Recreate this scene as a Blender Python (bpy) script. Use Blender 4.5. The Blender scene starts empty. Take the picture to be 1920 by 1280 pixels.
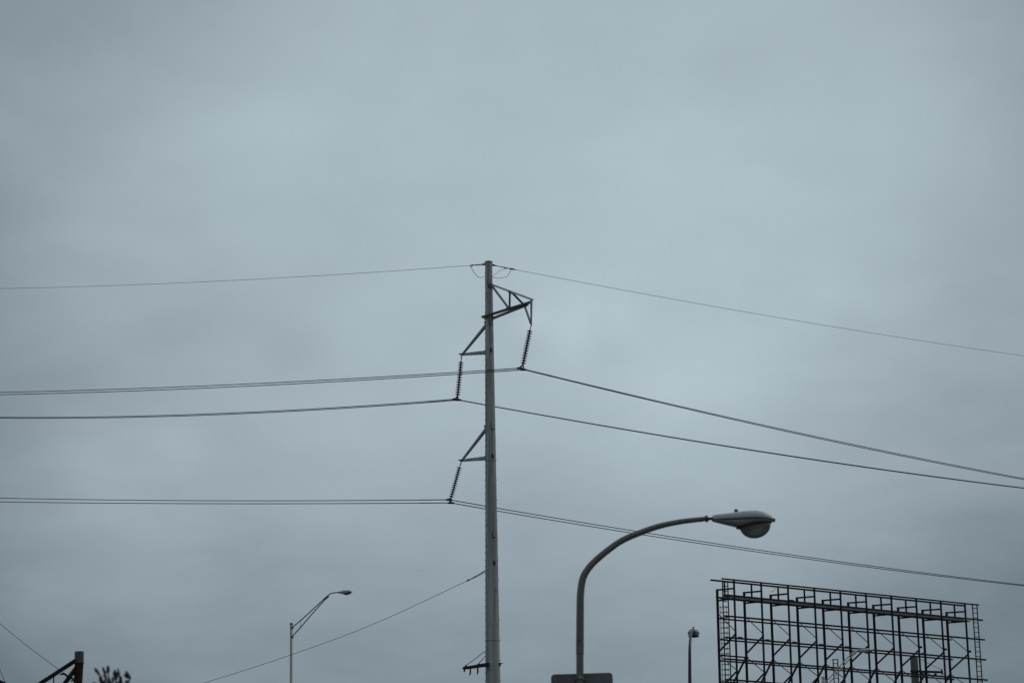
import bpy, math, random
from mathutils import Vector, Matrix, Quaternion

random.seed(7)
D = bpy.data
scene = bpy.context.scene
col = scene.collection
R = math.radians

# ------------------------------------------------------------------ camera
CAM_Z, PITCH, LENS = 1.6, R(17.2), 70.0
cam_d = D.cameras.new('camera')
cam_d.lens = LENS
cam_d.sensor_width = 36.0
cam_d.sensor_fit = 'HORIZONTAL'
cam_d.clip_start = 0.1
cam_d.clip_end = 9000
cam_d.dof.use_dof = True
cam_d.dof.focus_distance = 95.0
cam_d.dof.aperture_fstop = 2.4
cam = D.objects.new('camera', cam_d)
cam.location = (0, 0, CAM_Z)
cam.rotation_euler = (math.pi / 2 + PITCH, 0, 0)
col.objects.link(cam)
scene.camera = cam

# ------------------------------------------------------------------ view
scene.view_settings.view_transform = 'Standard'
scene.view_settings.look = 'None'
scene.view_settings.exposure = 0.0
scene.view_settings.gamma = 1.0
scene.view_settings.use_curve_mapping = False

# ------------------------------------------------------------------ overcast sky
FPX = LENS / 36 * 1920
CP, SP = math.cos(PITCH), math.sin(PITCH)


def ray(px, py):
    a = (px - 960) / FPX
    b = (640 - py) / FPX
    return Vector((a, CP - b * SP, SP + b * CP))


def P(px, py, Y):
    """the point of the place seen at (px, py) of the photograph, Y metres ahead"""
    d = ray(px, py)
    k = Y / d.y
    return Vector((d.x * k, Y, CAM_Z + d.z * k))


world = D.worlds.new('World')
scene.world = world
world.use_nodes = True
nt = world.node_tree
nt.nodes.clear()
N, L = nt.nodes, nt.links


def node(t, **kw):
    n = N.new(t)
    for k, v in kw.items():
        setattr(n, k, v)
    return n


def mth(op, a, b=None, clamp=False):
    n = N.new('ShaderNodeMath')
    n.operation = op
    n.use_clamp = clamp
    for i, v in enumerate((a, b)):
        if v is None:
            continue
        if isinstance(v, (int, float)):
            n.inputs[i].default_value = v
        else:
            L.new(v, n.inputs[i])
    return n.outputs[0]


SKY = 0.1
SUN_EL, SUN_AZ = R(48), R(62)       # high, ahead and to the right, behind the cloud sheet
sky = node('ShaderNodeTexSky', sky_type='NISHITA', sun_disc=False)
sky.sun_elevation = SUN_EL
sky.sun_rotation = SUN_AZ
tc = node('ShaderNodeTexCoord')
direction = tc.outputs['Generated']
sep = node('ShaderNodeSeparateXYZ')
L.new(direction, sep.inputs[0])
zc = mth('MAXIMUM', sep.outputs[2], 0.0)
den = mth('ADD', zc, 0.22)
comb = node('ShaderNodeCombineXYZ')
L.new(mth('DIVIDE', sep.outputs[0], den), comb.inputs[0])
L.new(mth('DIVIDE', sep.outputs[1], den), comb.inputs[1])
comb.inputs[2].default_value = 3.7


def cloud_noise(scale, detail, rough, offset):
    mp = node('ShaderNodeMapping')
    mp.inputs['Location'].default_value = offset
    L.new(comb.outputs[0], mp.inputs['Vector'])
    n = node('ShaderNodeTexNoise')
    n.inputs['Scale'].default_value = scale
    n.inputs['Detail'].default_value = detail
    n.inputs['Roughness'].default_value = rough
    n.inputs['Distortion'].default_value = 0.3
    L.new(mp.outputs[0], n.inputs['Vector'])
    return mth('SUBTRACT', n.outputs[0], 0.5)


elev = node('ShaderNodeMapRange', interpolation_type='SMOOTHSTEP')
L.new(zc, elev.inputs[0])
elev.inputs[1].default_value = math.sin(R(4))
elev.inputs[2].default_value = math.sin(R(19))
elev.inputs[3].default_value = 0.199
elev.inputs[4].default_value = 0.749
v = elev.outputs[0]
v = mth('ADD', v, mth('MULTIPLY', cloud_noise(2.2, 3, 0.45, (0.3, 0.2, 0)), 0.22))
v = mth('ADD', v, mth('MULTIPLY', cloud_noise(6.5, 4, 0.5, (4.1, 1.7, 0)), 0.20))
v = mth('ADD', v, mth('MULTIPLY', cloud_noise(17.0, 5, 0.55, (1.3, 8.2, 0)), 0.10))
# broad cloud banks, plus lens vignetting painted as dark upper corners: direction, reach in degrees, strength
BANKS_AND_VIGNETTE = [(1150, 480, 7.0, 0.139), (-60, 60, 7.0, -0.051), (1950, -40, 6.0, -0.193), (120, 1180, 5.0, 0.056), (1500, 1040, 4.5, 0.045), (1440, 250, 5.5, 0.066), (480, 250, 5.5, 0.074), (560, 640, 4.5, -0.06), (200, 860, 4.5, 0.038), (720, 1010, 4.5, -0.065), (1900, 1130, 4.0, -0.105), (1290, 790, 4.0, 0.138), (1080, 612, 1.3, 0.102), (700, 830, 3.5, 0.185), (1720, 190, 4.0, 0.202), (220, 340, 4.0, 0.136)]
# lens vignetting painted into the sky colour, darker to the left and right
SIDE_VIGNETTE = [(-1, 0.08, 0.31, -0.468), (1, 0.1, 0.31, -0.233)]
side_x = mth('ADD', sep.outputs[0], mth('MULTIPLY', cloud_noise(1.6, 3, 0.5, (6.4, 2.9, 0)), 0.3))   # ragged, not a straight edge
for sgn, x0, x1, amp in SIDE_VIGNETTE:
    for lo, hi, a in ((x0, x1, amp), (x1 + 0.02, x1 + 0.4, -0.6 * amp)):      # the painted darkening eases off again further out
        mr = node('ShaderNodeMapRange', interpolation_type='SMOOTHSTEP')
        L.new(mth('MULTIPLY', side_x, sgn), mr.inputs[0])
        mr.inputs[1].default_value = lo
        mr.inputs[2].default_value = hi
        mr.inputs[3].default_value = 0.0
        mr.inputs[4].default_value = a
        v = mth('ADD', v, mr.outputs[0])
# small ragged brighter and darker patches
PATCHES = [(1005, 597, 0.5, 0.112), (1075, 602, 0.6, 0.072), (1170, 596, 0.6, 0.072), (1560, 552, 0.8, 0.088), (1640, 566, 0.7, 0.072), (1720, 560, 0.7, 0.056), (1600, 605, 0.8, -0.058), (1140, 648, 0.8, -0.078), (1000, 655, 0.6, -0.039), (560, 668, 1.1, -0.058), (330, 836, 1.2, 0.064), (170, 878, 1.2, 0.08), (30, 792, 1.2, -0.065), (470, 1085, 1.5, -0.058), (270, 985, 1.4, 0.04), (1380, 112, 1.3, -0.046), (1180, 300, 1.5, 0.04), (850, 690, 0.8, 0.048), (740, 740, 0.8, -0.033), (1250, 735, 0.9, 0.04), (1500, 750, 1.0, -0.039), (700, 200, 1.4, -0.033)]
for px, py, deg, amp in BANKS_AND_VIGNETTE + PATCHES:
    d = ray(px, py).normalized()
    dp = node('ShaderNodeVectorMath', operation='DOT_PRODUCT')
    L.new(direction, dp.inputs[0])
    dp.inputs[1].default_value = d
    k = 1.0 / (1 - math.cos(R(deg)))
    e = mth('EXPONENT', mth('MULTIPLY', mth('SUBTRACT', dp.outputs['Value'], 1.0), k))
    v = mth('ADD', v, mth('MULTIPLY', e, amp))
ramp = node('ShaderNodeValToRGB')
ramp.color_ramp.interpolation = 'EASE'
ramp.color_ramp.elements[0].position = 0.0
ramp.color_ramp.elements[1].position = 1.0
CLOUD = [(0.0, (0.140, 0.185, 0.215)), (0.5, (0.298, 0.360, 0.403)), (1.0, (0.447, 0.545, 0.595)), (1.25, (0.5215, 0.6375, 0.691))]
ramp.color_ramp.elements[0].color = (*CLOUD[0][1], 1)
ramp.color_ramp.elements[1].color = (*CLOUD[3][1], 1)
for pos, c in CLOUD[1:3]:
    ramp.color_ramp.elements.new(pos / 1.25).color = (*c, 1)
ramp.color_ramp.interpolation = 'LINEAR'
L.new(mth('DIVIDE', v, 1.25), ramp.inputs[0])
gain = node('ShaderNodeVectorMath', operation='SCALE')
L.new(ramp.outputs[0], gain.inputs[0])
gain.inputs['Scale'].default_value = 1.0 / SKY
mix = node('ShaderNodeMixRGB')
mix.inputs[0].default_value = 0.97            # the cloud sheet hides nearly all of the clear sky
L.new(sky.outputs[0], mix.inputs[1])
L.new(gain.outputs[0], mix.inputs[2])
bg = node('ShaderNodeBackground')
bg.inputs[1].default_value = SKY
L.new(mix.outputs[0], bg.inputs[0])
wo = node('ShaderNodeOutputWorld')
L.new(bg.outputs[0], wo.inputs[0])

# ------------------------------------------------------------------ sun behind the clouds
sl = D.lights.new('sun', 'SUN')
sl.energy = 0.5
sl.angle = R(25)
sl.color = (1.0, 0.96, 0.9)
sun = D.objects.new('sun', sl)
sd = Vector((math.sin(SUN_AZ) * math.cos(SUN_EL), math.cos(SUN_AZ) * math.cos(SUN_EL), math.sin(SUN_EL)))
sun.rotation_euler = sd.to_track_quat('Z', 'Y').to_euler()
sun.location = (20, 20, 60)
col.objects.link(sun)


# ------------------------------------------------------------------ materials
def material(name, base, dark=None, rough=0.6, metal=0.0, streak=(6, 6, 0.5), scale=1.0,
             bump=0.0, spots=None, trans=0.0, spec=0.5):
    m = D.materials.new(name)
    m.use_nodes = True
    t = m.node_tree
    b = t.nodes['Principled BSDF']
    b.inputs['Roughness'].default_value = rough
    b.inputs['Metallic'].default_value = metal
    b.inputs['Specular IOR Level'].default_value = spec
    b.inputs['Transmission Weight'].default_value = trans
    c = t.nodes.new('ShaderNodeTexCoord')
    mp = t.nodes.new('ShaderNodeMapping')
    mp.inputs['Scale'].default_value = streak
    t.links.new(c.outputs['Object'], mp.inputs['Vector'])
    n = t.nodes.new('ShaderNodeTexNoise')
    n.inputs['Scale'].default_value = scale
    n.inputs['Detail'].default_value = 6
    n.inputs['Roughness'].default_value = 0.6
    t.links.new(mp.outputs[0], n.inputs['Vector'])
    r = t.nodes.new('ShaderNodeValToRGB')
    r.color_ramp.elements[0].position = 0.3
    r.color_ramp.elements[1].position = 0.72
    dk = dark or tuple(x * 0.7 for x in base)
    r.color_ramp.elements[0].color = (*dk, 1)
    r.color_ramp.elements[1].color = (*base, 1)
    t.links.new(n.outputs[0], r.inputs[0])
    out = r.outputs[0]
    if spots:
        n2 = t.nodes.new('ShaderNodeTexNoise')
        n2.inputs['Scale'].default_value = spots[1]
        n2.inputs['Detail'].default_value = 8
        t.links.new(c.outputs['Object'], n2.inputs['Vector'])
        r2 = t.nodes.new('ShaderNodeValToRGB')
        r2.color_ramp.elements[0].position = spots[2]
        r2.color_ramp.elements[1].position = spots[2] + 0.14
        t.links.new(n2.outputs[0], r2.inputs[0])
        mx = t.nodes.new('ShaderNodeMixRGB')
        t.links.new(r2.outputs[0], mx.inputs[0])
        t.links.new(out, mx.inputs[1])
        mx.inputs[2].default_value = (*spots[0], 1)
        out = mx.outputs[0]
    t.links.new(out, b.inputs['Base Color'])
    if bump:
        bp = t.nodes.new('ShaderNodeBump')
        bp.inputs['Strength'].default_value = bump
        bp.inputs['Distance'].default_value = 0.01
        t.links.new(n.outputs[0], bp.inputs['Height'])
        t.links.new(bp.outputs[0], b.inputs['Normal'])
    return m


M_GALV = material('weathered_galvanised_steel', (0.41, 0.42, 0.415), (0.165, 0.175, 0.18), 0.62, 0.1,
                  (4.5, 4.5, 0.16), 1.3, 0.15, ((0.18, 0.175, 0.16), 2.2, 0.6))
M_ARM = material('arm_steel', (0.30, 0.305, 0.32), (0.20, 0.205, 0.215), 0.6, 0.1, (3, 3, 3), 1.0)
M_DARKARM = material('dark_arm_steel', (0.07, 0.07, 0.08), (0.04, 0.04, 0.05), 0.6, 0.1, (3, 3, 3), 1.0)
M_HARD = material('hardware_steel', (0.035, 0.036, 0.04), None, 0.5, 0.2)
M_PORC = material('glazed_insulator', (0.022, 0.019, 0.02), None, 0.25, 0.0, spec=0.4)
M_WIRE = material('conductor_aluminium', (0.05, 0.052, 0.056), (0.03, 0.03, 0.034), 0.6, 0.2)
M_THIN = material('shield_wire_steel', (0.085, 0.088, 0.09), None, 0.6, 0.2)
M_POLE = material('brown_grey_paint', (0.140, 0.132, 0.120), (0.085, 0.081, 0.075), 0.36, 0.25,
                  (8, 8, 0.8), 1.5, 0.1, ((0.11, 0.105, 0.095), 5.0, 0.64))
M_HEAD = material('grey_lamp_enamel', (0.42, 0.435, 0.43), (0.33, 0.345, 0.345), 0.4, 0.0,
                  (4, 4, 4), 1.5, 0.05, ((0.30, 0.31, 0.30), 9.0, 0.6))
M_DOOR = material('shaded_lamp_door', (0.19, 0.205, 0.205), (0.15, 0.162, 0.162), 0.45, 0.0, (4, 4, 4), 1.5)  # underside shade put into the colour, darker than the housing
M_BLACK = material('black_rubber', (0.02, 0.02, 0.022), None, 0.6)
M_GLOBE = material('dusty_lamp_glass', (0.24, 0.24, 0.22), (0.13, 0.135, 0.13), 0.22, 0.0,
                   (3, 3, 5), 1.6, 0.0, None, 0.4)
M_SIGN = material('bare_sign_aluminium', (0.135, 0.13, 0.122), (0.085, 0.083, 0.08), 0.55, 0.3, (3, 3, 3), 1.0)
M_SIGNF = material('sign_face_paint', (0.7, 0.7, 0.68), (0.62, 0.62, 0.6), 0.4)
M_RIVET = material('bright_rivet', (0.5, 0.5, 0.5), None, 0.4, 0.3)
M_FRAME = material('black_frame_paint', (0.020, 0.017, 0.020), (0.011, 0.009, 0.012), 0.65, 0.0, (4, 4, 4), 1.2,
                   0.0, ((0.05, 0.028, 0.022), 1.3, 0.62), spec=0.3)
M_DECK = material('galvanised_catwalk', (0.25, 0.25, 0.245), (0.14, 0.14, 0.138), 0.7, 0.0, (2, 2, 2), 1.5)
M_ROD = material('brace_rod_steel', (0.06, 0.062, 0.07), None, 0.6)
M_PALE = material('pale_galvanised_post', (0.52, 0.52, 0.51), (0.42, 0.425, 0.42), 0.55, 0.1, (6, 6, 1), 1.2)
M_PALEARM = material('lamp_arm_tube', (0.15, 0.155, 0.16), (0.11, 0.115, 0.12), 0.55, 0.1)
M_DAVIT = material('dark_davit_paint', (0.035, 0.035, 0.045), (0.022, 0.022, 0.03), 0.5, 0.0, (6, 6, 1), 1.2)
M_UTIL = material('grey_weathered_post', (0.12, 0.12, 0.108), (0.07, 0.07, 0.066), 0.8, 0.0, (7, 7, 0.4), 1.4, 0.2)
M_RUST = material('rusty_steel', (0.050, 0.020, 0.013), (0.014, 0.008, 0.008), 0.85, 0.0, (4, 4, 2), 1.6, 0.4,
                  ((0.075, 0.026, 0.015), 3.0, 0.58), spec=0.2)
M_RUSTDK = material('dark_rusted_steel', (0.016, 0.011, 0.012), (0.010, 0.007, 0.008), 0.85, 0.0, (4, 4, 4), 1.5, spec=0.2)
M_COLLAR = material('zinc_collar', (0.085, 0.088, 0.08), (0.035, 0.033, 0.03), 0.6, 0.1, (7, 7, 1), 1.4)
M_BARK = material('dark_bark', (0.045, 0.036, 0.034), (0.025, 0.02, 0.02), 0.9, 0.0, (10, 10, 2), 2.0, 0.4)
M_SEED = material('dried_seed', (0.075, 0.052, 0.05), (0.034, 0.026, 0.027), 0.9, 0.0, (12, 12, 12), 2.0)


# ------------------------------------------------------------------ mesh helpers
class MB:
    def __init__(self):
        self.v, self.f = [], []

    def ring_loft(self, rings, caps=True):
        b = len(self.v)
        n = len(rings[0])
        for r in rings:
            self.v += [Vector(p) for p in r]
        for i in range(len(rings) - 1):
            for j in range(n):
                a0, a1 = b + i * n + j, b + i * n + (j + 1) % n
                self.f.append((a0, a1, a1 + n, a0 + n))
        if caps:
            e = len(self.v)                     # the end caps keep their own corners, so edges stay crisp
            self.v += [Vector(p) for p in rings[0]] + [Vector(p) for p in rings[-1]]
            self.f.append(tuple(e + j for j in reversed(range(n))))
            self.f.append(tuple(e + n + j for j in range(n)))
        return self

    def tube(self, pts, rad, seg=8):
        pts = [Vector(p) for p in pts]
        if not isinstance(rad, (list, tuple)):
            rad = [rad] * len(pts)
        t0 = (pts[1] - pts[0]).normalized()
        ref = Vector((0, 0, 1)) if abs(t0.z) < 0.9 else Vector((0, 1, 0))
        x = t0.cross(ref).normalized()
        rings = []
        for i, p in enumerate(pts):
            t = (pts[min(i + 1, len(pts) - 1)] - pts[max(i - 1, 0)]).normalized()
            x = (x - t * x.dot(t)).normalized()
            y = t.cross(x)
            rings.append([p + (x * math.cos(2 * math.pi * j / seg) + y * math.sin(2 * math.pi * j / seg)) * rad[i]
                          for j in range(seg)])
        return self.ring_loft(rings)

    def beam(self, a, b, w, h, up=(0, 0, 1), w2=None, h2=None):
        a, b = Vector(a), Vector(b)
        t = (b - a).normalized()
        up = Vector(up)
        if abs(t.dot(up.normalized())) > 0.95:
            up = Vector((0, 1, 0)) if abs(t.y) < 0.9 else Vector((1, 0, 0))
        x = t.cross(up).normalized()
        y = x.cross(t).normalized()
        w2 = w if w2 is None else w2
        h2 = h if h2 is None else h2
        q = ((-.5, -.5), (.5, -.5), (.5, .5), (-.5, .5))
        return self.ring_loft([[a + x * s * w + y * u * h for s, u in q], [b + x * s * w2 + y * u * h2 for s, u in q]])

    def angle(self, a, b, w, t, up=(0, 0, 1)):
        """an L section: two thin legs meeting at the lower edge"""
        a, b = Vector(a), Vector(b)
        d = (b - a).normalized()
        up = Vector(up)
        if abs(d.dot(up.normalized())) > 0.95:
            up = Vector((0, 1, 0))
        x = d.cross(up).normalized()
        y = x.cross(d).normalized()
        prof = ((0, 0), (w, 0), (w, t), (t, t), (t, w), (0, w))
        return self.ring_loft([[p + x * (s - w / 2) + y * (u - w / 2) for s, u in prof] for p in (a, b)])

    def hsection(self, a, b, w, h, t, side):
        """an H section; side = direction of the flanges"""
        a, b = Vector(a), Vector(b)
        d = (b - a).normalized()
        x = Vector(side)
        x = (x - d * x.dot(d)).normalized()
        y = d.cross(x)
        k = t / 2
        pr = ((-w / 2, -h / 2), (w / 2, -h / 2), (w / 2, -h / 2 + t), (k, -h / 2 + t), (k, h / 2 - t), (w / 2, h / 2 - t),
              (w / 2, h / 2), (-w / 2, h / 2), (-w / 2, h / 2 - t), (-k, h / 2 - t), (-k, -h / 2 + t), (-w / 2, -h / 2 + t))
        return self.ring_loft([[p + x * s + y * u for s, u in pr] for p in (a, b)])

    def lathe(self, prof, seg=16, mat=None):
        rings = []
        for r, z in prof:
            rings.append([Vector((r * math.cos(2 * math.pi * j / seg), r * math.sin(2 * math.pi * j / seg), z))
                          for j in range(seg)])
        if mat:
            rings = [[mat @ p for p in r] for r in rings]
        return self.ring_loft(rings)

    def box(self, c, sx, sy, sz, mat=None):
        c = Vector(c)
        o = []
        for z in (-.5, .5):
            o.append([Vector((x * sx, y * sy, z * sz)) for x, y in ((-.5, -.5), (.5, -.5), (.5, .5), (-.5, .5))])
        if mat:
            o = [[mat @ p for p in r] for r in o]
        return self.ring_loft([[p + c for p in r] for r in o])

    def mesh(self, name, origin, m, smooth=False):
        me = D.meshes.new(name)
        me.from_pydata([tuple(p - origin) for p in self.v], [], self.f)
        me.update()
        me.materials.append(m)
        if smooth:
            for p in me.polygons:
                p.use_smooth = True
        return me

    def build(self, name, m, parent=None, origin=None, smooth=False):
        if origin is None:
            origin = ORIG[parent.name] if parent else Vector((0, 0, 0))
        origin = Vector(origin)
        o = D.objects.new(name, self.mesh(name, origin, m, smooth))
        col.objects.link(o)
        if parent:
            o.parent = parent
        else:
            o.location = origin
        ORIG[o.name] = origin
        return o


ORIG = {}


def place(name, me, parent, mat):
    """an object sharing mesh data, at a world matrix under its parent"""
    o = D.objects.new(name, me)
    col.objects.link(o)
    o.parent = parent
    o.matrix_local = Matrix.Translation(-ORIG[parent.name]) @ mat
    ORIG[o.name] = ORIG[parent.name]
    return o


def tag(o, label=None, cat=None, group=None, kind=None):
    for k, x in (('label', label), ('category', cat), ('group', group), ('kind', kind)):
        if x:
            o[k] = x
    return o


def thing(name, loc, label, cat, group=None):
    o = D.objects.new(name, None)
    o.empty_display_size = 0.3
    o.location = loc
    col.objects.link(o)
    ORIG[o.name] = Vector(loc)
    return tag(o, label, cat, group)


def align(p, d):
    return Matrix.Translation(Vector(p)) @ Vector(d).to_track_quat('Z', 'Y').to_matrix().to_4x4()


def lerp(a, b, t):
    return a + (b - a) * t


# ------------------------------------------------------------------ ground and road
def ground_material(name, c1, c2, scale):
    return material(name, c1, c2, 0.9, 0.0, (1, 1, 1), scale, 0.5)


g = MB()
g.ring_loft([[(-4000, -4000, -0.5), (4000, -4000, -0.5), (4000, 4000, -0.5), (-4000, 4000, -0.5)],
             [(-4000, -4000, 0), (4000, -4000, 0), (4000, 4000, 0), (-4000, 4000, 0)]])
tag(g.build('ground', ground_material('dry_grass_ground', (0.10, 0.095, 0.06), (0.05, 0.055, 0.03), 0.6)), kind='structure')
g = MB()
g.box((0, 8, 0.004), 600, 36, 0.0)
g.f = [g.f[-1]]
tag(g.build('road', ground_material('asphalt', (0.06, 0.06, 0.06), (0.04, 0.04, 0.042), 4.0)), kind='structure')
g = MB()
g.box((0, 26.15, 0.05), 600, 0.3, 0.14)
tag(g.build('kerb', ground_material('kerb_concrete', (0.36, 0.35, 0.33), (0.26, 0.25, 0.24), 3.0)), kind='structure')
g = MB()
g.box((0, 28.8, 0.05), 600, 5.0, 0.12)
tag(g.build('pavement', ground_material('pavement_concrete', (0.33, 0.32, 0.31), (0.25, 0.24, 0.23), 2.0)), kind='structure')

# ------------------------------------------------------------------ power pole
TY = 92.0
top = P(916.2, 491, TY)
low = P(924.2, 1280, TY)
base_t = top.z / (top.z - low.z)
foot = top + (low - top) * base_t
pole = thing('power_pole', foot, 'tall tapered grey steel power pole carrying three pairs of wires in the centre', 'power pole')
R_TOP, R_LOW = 0.168, 0.345


def pole_c(z):
    return lerp(top, low, (top.z - z) / (top.z - low.z))


def pole_r(z):
    return R_TOP + (R_LOW - R_TOP) * (top.z - z) / (top.z - low.z)


def pole_z(py):
    return P(918 + (py - 491) * 0.0095, py, TY).z


SEG = 16


def shaft(z0, z1, extra):
    rings = []
    n = 4
    for i in range(n + 1):
        z = lerp(z0, z1, i / n)
        c, r = pole_c(z), pole_r(z) + extra
        rings.append([c + Vector((math.cos(2 * math.pi * (j + .5) / SEG) * r, math.sin(2 * math.pi * (j + .5) / SEG) * r, 0))
                      for j in range(SEG)])
    return MB().ring_loft(rings)


zj1, zj2 = pole_z(865.5), pole_z(1202)
shaft(foot.z, zj2 - 0.012, 0.0).build('shaft_section', M_GALV, pole)
shaft(zj2 + 0.012, zj1 - 0.012, 0.004).build('shaft_section', M_GALV, pole)
shaft(zj1 + 0.012, top.z, 0.008).build('shaft_section', M_GALV, pole)
for zj in (zj1, zj2):
    c, r = pole_c(zj), pole_r(zj)
    MB().lathe([(r - 0.02, -0.03), (r + 0.002, -0.0119), (r + 0.002, 0.0119), (r - 0.02, 0.03)], SEG,
               Matrix.Translation(c)).build('slip_joint', M_HARD, pole)
MB().lathe([(R_TOP + 0.015, 0), (R_TOP + 0.03, 0.012), (R_TOP + 0.03, 0.06), (R_TOP + 0.01, 0.075)], SEG,
           Matrix.Translation(top - Vector((0, 0, 0.062)))).build('pole_cap', M_ARM, pole)


def on_pole(py, ang, out=0.0):
    """a point of the pole's surface; ang 0 faces the road, 90 faces right"""
    z = pole_z(py)
    c, r = pole_c(z), pole_r(z) + 0.008 + out
    a = R(ang)
    n = Vector((math.sin(a), -math.cos(a), 0))
    return c + n * r, n


# small clips and hand hole covers on the face of the pole
for py, ang in ((605, 22), (801, 24), (1003, 26)):
    p, n = on_pole(py, ang, 0.03)
    m = n.to_track_quat('Z', 'Y').to_matrix()
    clip = MB().box(p, 0.15, 0.26, 0.05, m).build('ladder_clip', M_GALV, pole)
    side = n.cross(Vector((0, 0, 1))).normalized()
    MB().box(p + side * 0.085 + n * 0.004, 0.018, 0.27, 0.055, m).box(
        p - Vector((0, 0, 0.14)) + n * 0.004, 0.17, 0.02, 0.055, m).build('clip_edge', M_DARKARM, clip)
for py, ang in ((658, 20), (857, 22), (1057, 24)):
    p, n = on_pole(py, ang, -0.012)
    mt = align(p, n) @ Matrix.Diagonal((0.8, 1.5, 1, 1))
    MB().lathe([(0.09, 0), (0.09, 0.026), (0.075, 0.034)], 12, mt).build('hand_hole_cover', M_DARKARM, pole)
    MB().lathe([(0.03, 0), (0.03, 0.014)], 8, align(p + n * 0.034, n)).build('cover_bolt', M_HARD, pole)
bolt_me = MB().lathe([(0.014, -0.02), (0.014, 0.036), (0.022, 0.0365), (0.022, 0.05)], 8).mesh('step_bolt', Vector((0, 0, 0)), M_HARD)
k = 0
py = 512
while py < 1330:
    p, n = on_pole(py, -88 if k % 2 else -74, -0.03)
    place('step_bolt', bolt_me, pole, align(p, n))
    if k % 3 == 1 and py > 760:
        p, n = on_pole(py, 86, -0.03)
        place('step_bolt', bolt_me, pole, align(p, n))
    k += 1
    py += 12.5
# weld seam running down the shaft
p0, n0 = on_pole(1082, 20, -0.003)
p1, n1 = on_pole(1195, 20, -0.003)
MB().beam(p0, p1, 0.02, 0.008, n0).build('weld_seam', M_GALV, pole)

# right arm: a small lattice bracket that reaches out and towards the road
AY = TY - 2.05
arm = MB()
chord1a, chord1b = P(904, 594.5, TY - 0.05), P(996, 566, AY)
MB().beam(chord1a, chord1b, 0.10, 0.10).build('lower_chord', M_DARKARM, pole)
chord2a, chord2b = P(922, 597.5, TY - 0.02), P(990, 570.5, AY + 0.28)
MB().beam(chord2a, chord2b, 0.09, 0.11).build('lower_chord', M_ARM, pole)
ta, tb = P(919, 532.5, TY - 0.1), P(999, 562, AY)
uc = MB().angle(ta, tb, 0.095, 0.014).build('upper_chord', M_PALE, pole)
MB().beam(P(922, 535, TY - 0.13), P(953.5, 577, TY - 0.95), 0.09, 0.09).build('diagonal', M_ARM, pole)
MB().beam(P(956, 547, TY - 1.0), P(955.5, 577, TY - 0.98), 0.095, 0.1).build('upright', M_DARKARM, pole)
MB().beam(P(961, 549.5, TY - 1.0), P(983.5, 572.5, TY - 1.65), 0.07, 0.09).build('diagonal', M_DARKARM, pole)
MB().beam(P(984, 574, TY - 1.66), P(995.3, 606, AY), 0.07, 0.09).build('hanger', M_ARM, pole)
MB().beam(P(996.3, 563, AY), P(996.0, 607.5, AY), 0.115, 0.08, w2=0.075).build('hanger', M_ARM, pole)
for a, b, c, Ya in (((953, 546), (965, 551), 6, TY - 1.0), ((949, 576), (958, 577.5), 6, TY - 0.96)):
    MB().beam(P(*a, Ya - 0.03), P(*b, Ya - 0.03), 0.03, 0.13).build('gusset_plate', M_ARM, pole)
MB().beam(P(908.5, 591, TY - 0.12), P(908.5, 598.5, TY - 0.12), 0.05, 0.12).build('attachment_plate', M_DARKARM, pole)
MB().beam(P(918.5, 532, TY - 0.16), P(918.5, 540.5, TY - 0.16), 0.2, 0.09).build('attachment_plate', M_DARKARM, pole)
MB().beam(P(923, 592, TY - 0.13), P(923, 601, TY - 0.13), 0.12, 0.08).build('attachment_plate', M_DARKARM, pole)
MB().beam(P(995.6, 604.5, AY), P(996.2, 610.5, AY), 0.06, 0.1).build('shackle', M_HARD, pole)

# two left arms that point away from the road
LY = TY + 1.15
left_tips = []
for (y_br, y_ch, x_tip, y_tip) in ((608.5, 660.5, 865.5, 664.5), (803, 858.5, 864.5, 863.2)):
    tip = P(x_tip, y_tip, LY)
    br = MB().beam(P(912.5, y_br, TY + 0.08), tip + Vector((0.05, 0, 0.02)), 0.13, 0.12, w2=0.085, h2=0.085).build('brace', M_ARM, pole)
    MB().beam(P(914, y_ch, TY + 0.05), tip, 0.12, 0.185, w2=0.08, h2=0.10).build('cross_beam', M_GALV, pole)
    MB().beam(P(x_tip - 4, y_tip - 0.6, LY), P(x_tip + 6, y_tip - 1.2, LY - 0.1), 0.16, 0.035).build('tip_plate', M_HARD, pole)
    MB().beam(P(909, y_br - 6, TY + 0.05), P(909.2, y_br - 2, TY + 0.05), 0.07, 0.1).build('attachment_plate', M_HARD, pole)
    MB().beam(P(909.6, y_ch - 4.5, TY), P(909.6, y_ch + 4.5, TY), 0.05, 0.1).build('attachment_plate', M_ARM, pole)
    MB().beam(tip - Vector((0.0, 0, 0.03)), tip - Vector((0.02, 0, 0.2)), 0.05, 0.05).build('shackle', M_HARD, pole)
    left_tips.append(tip)

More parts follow.
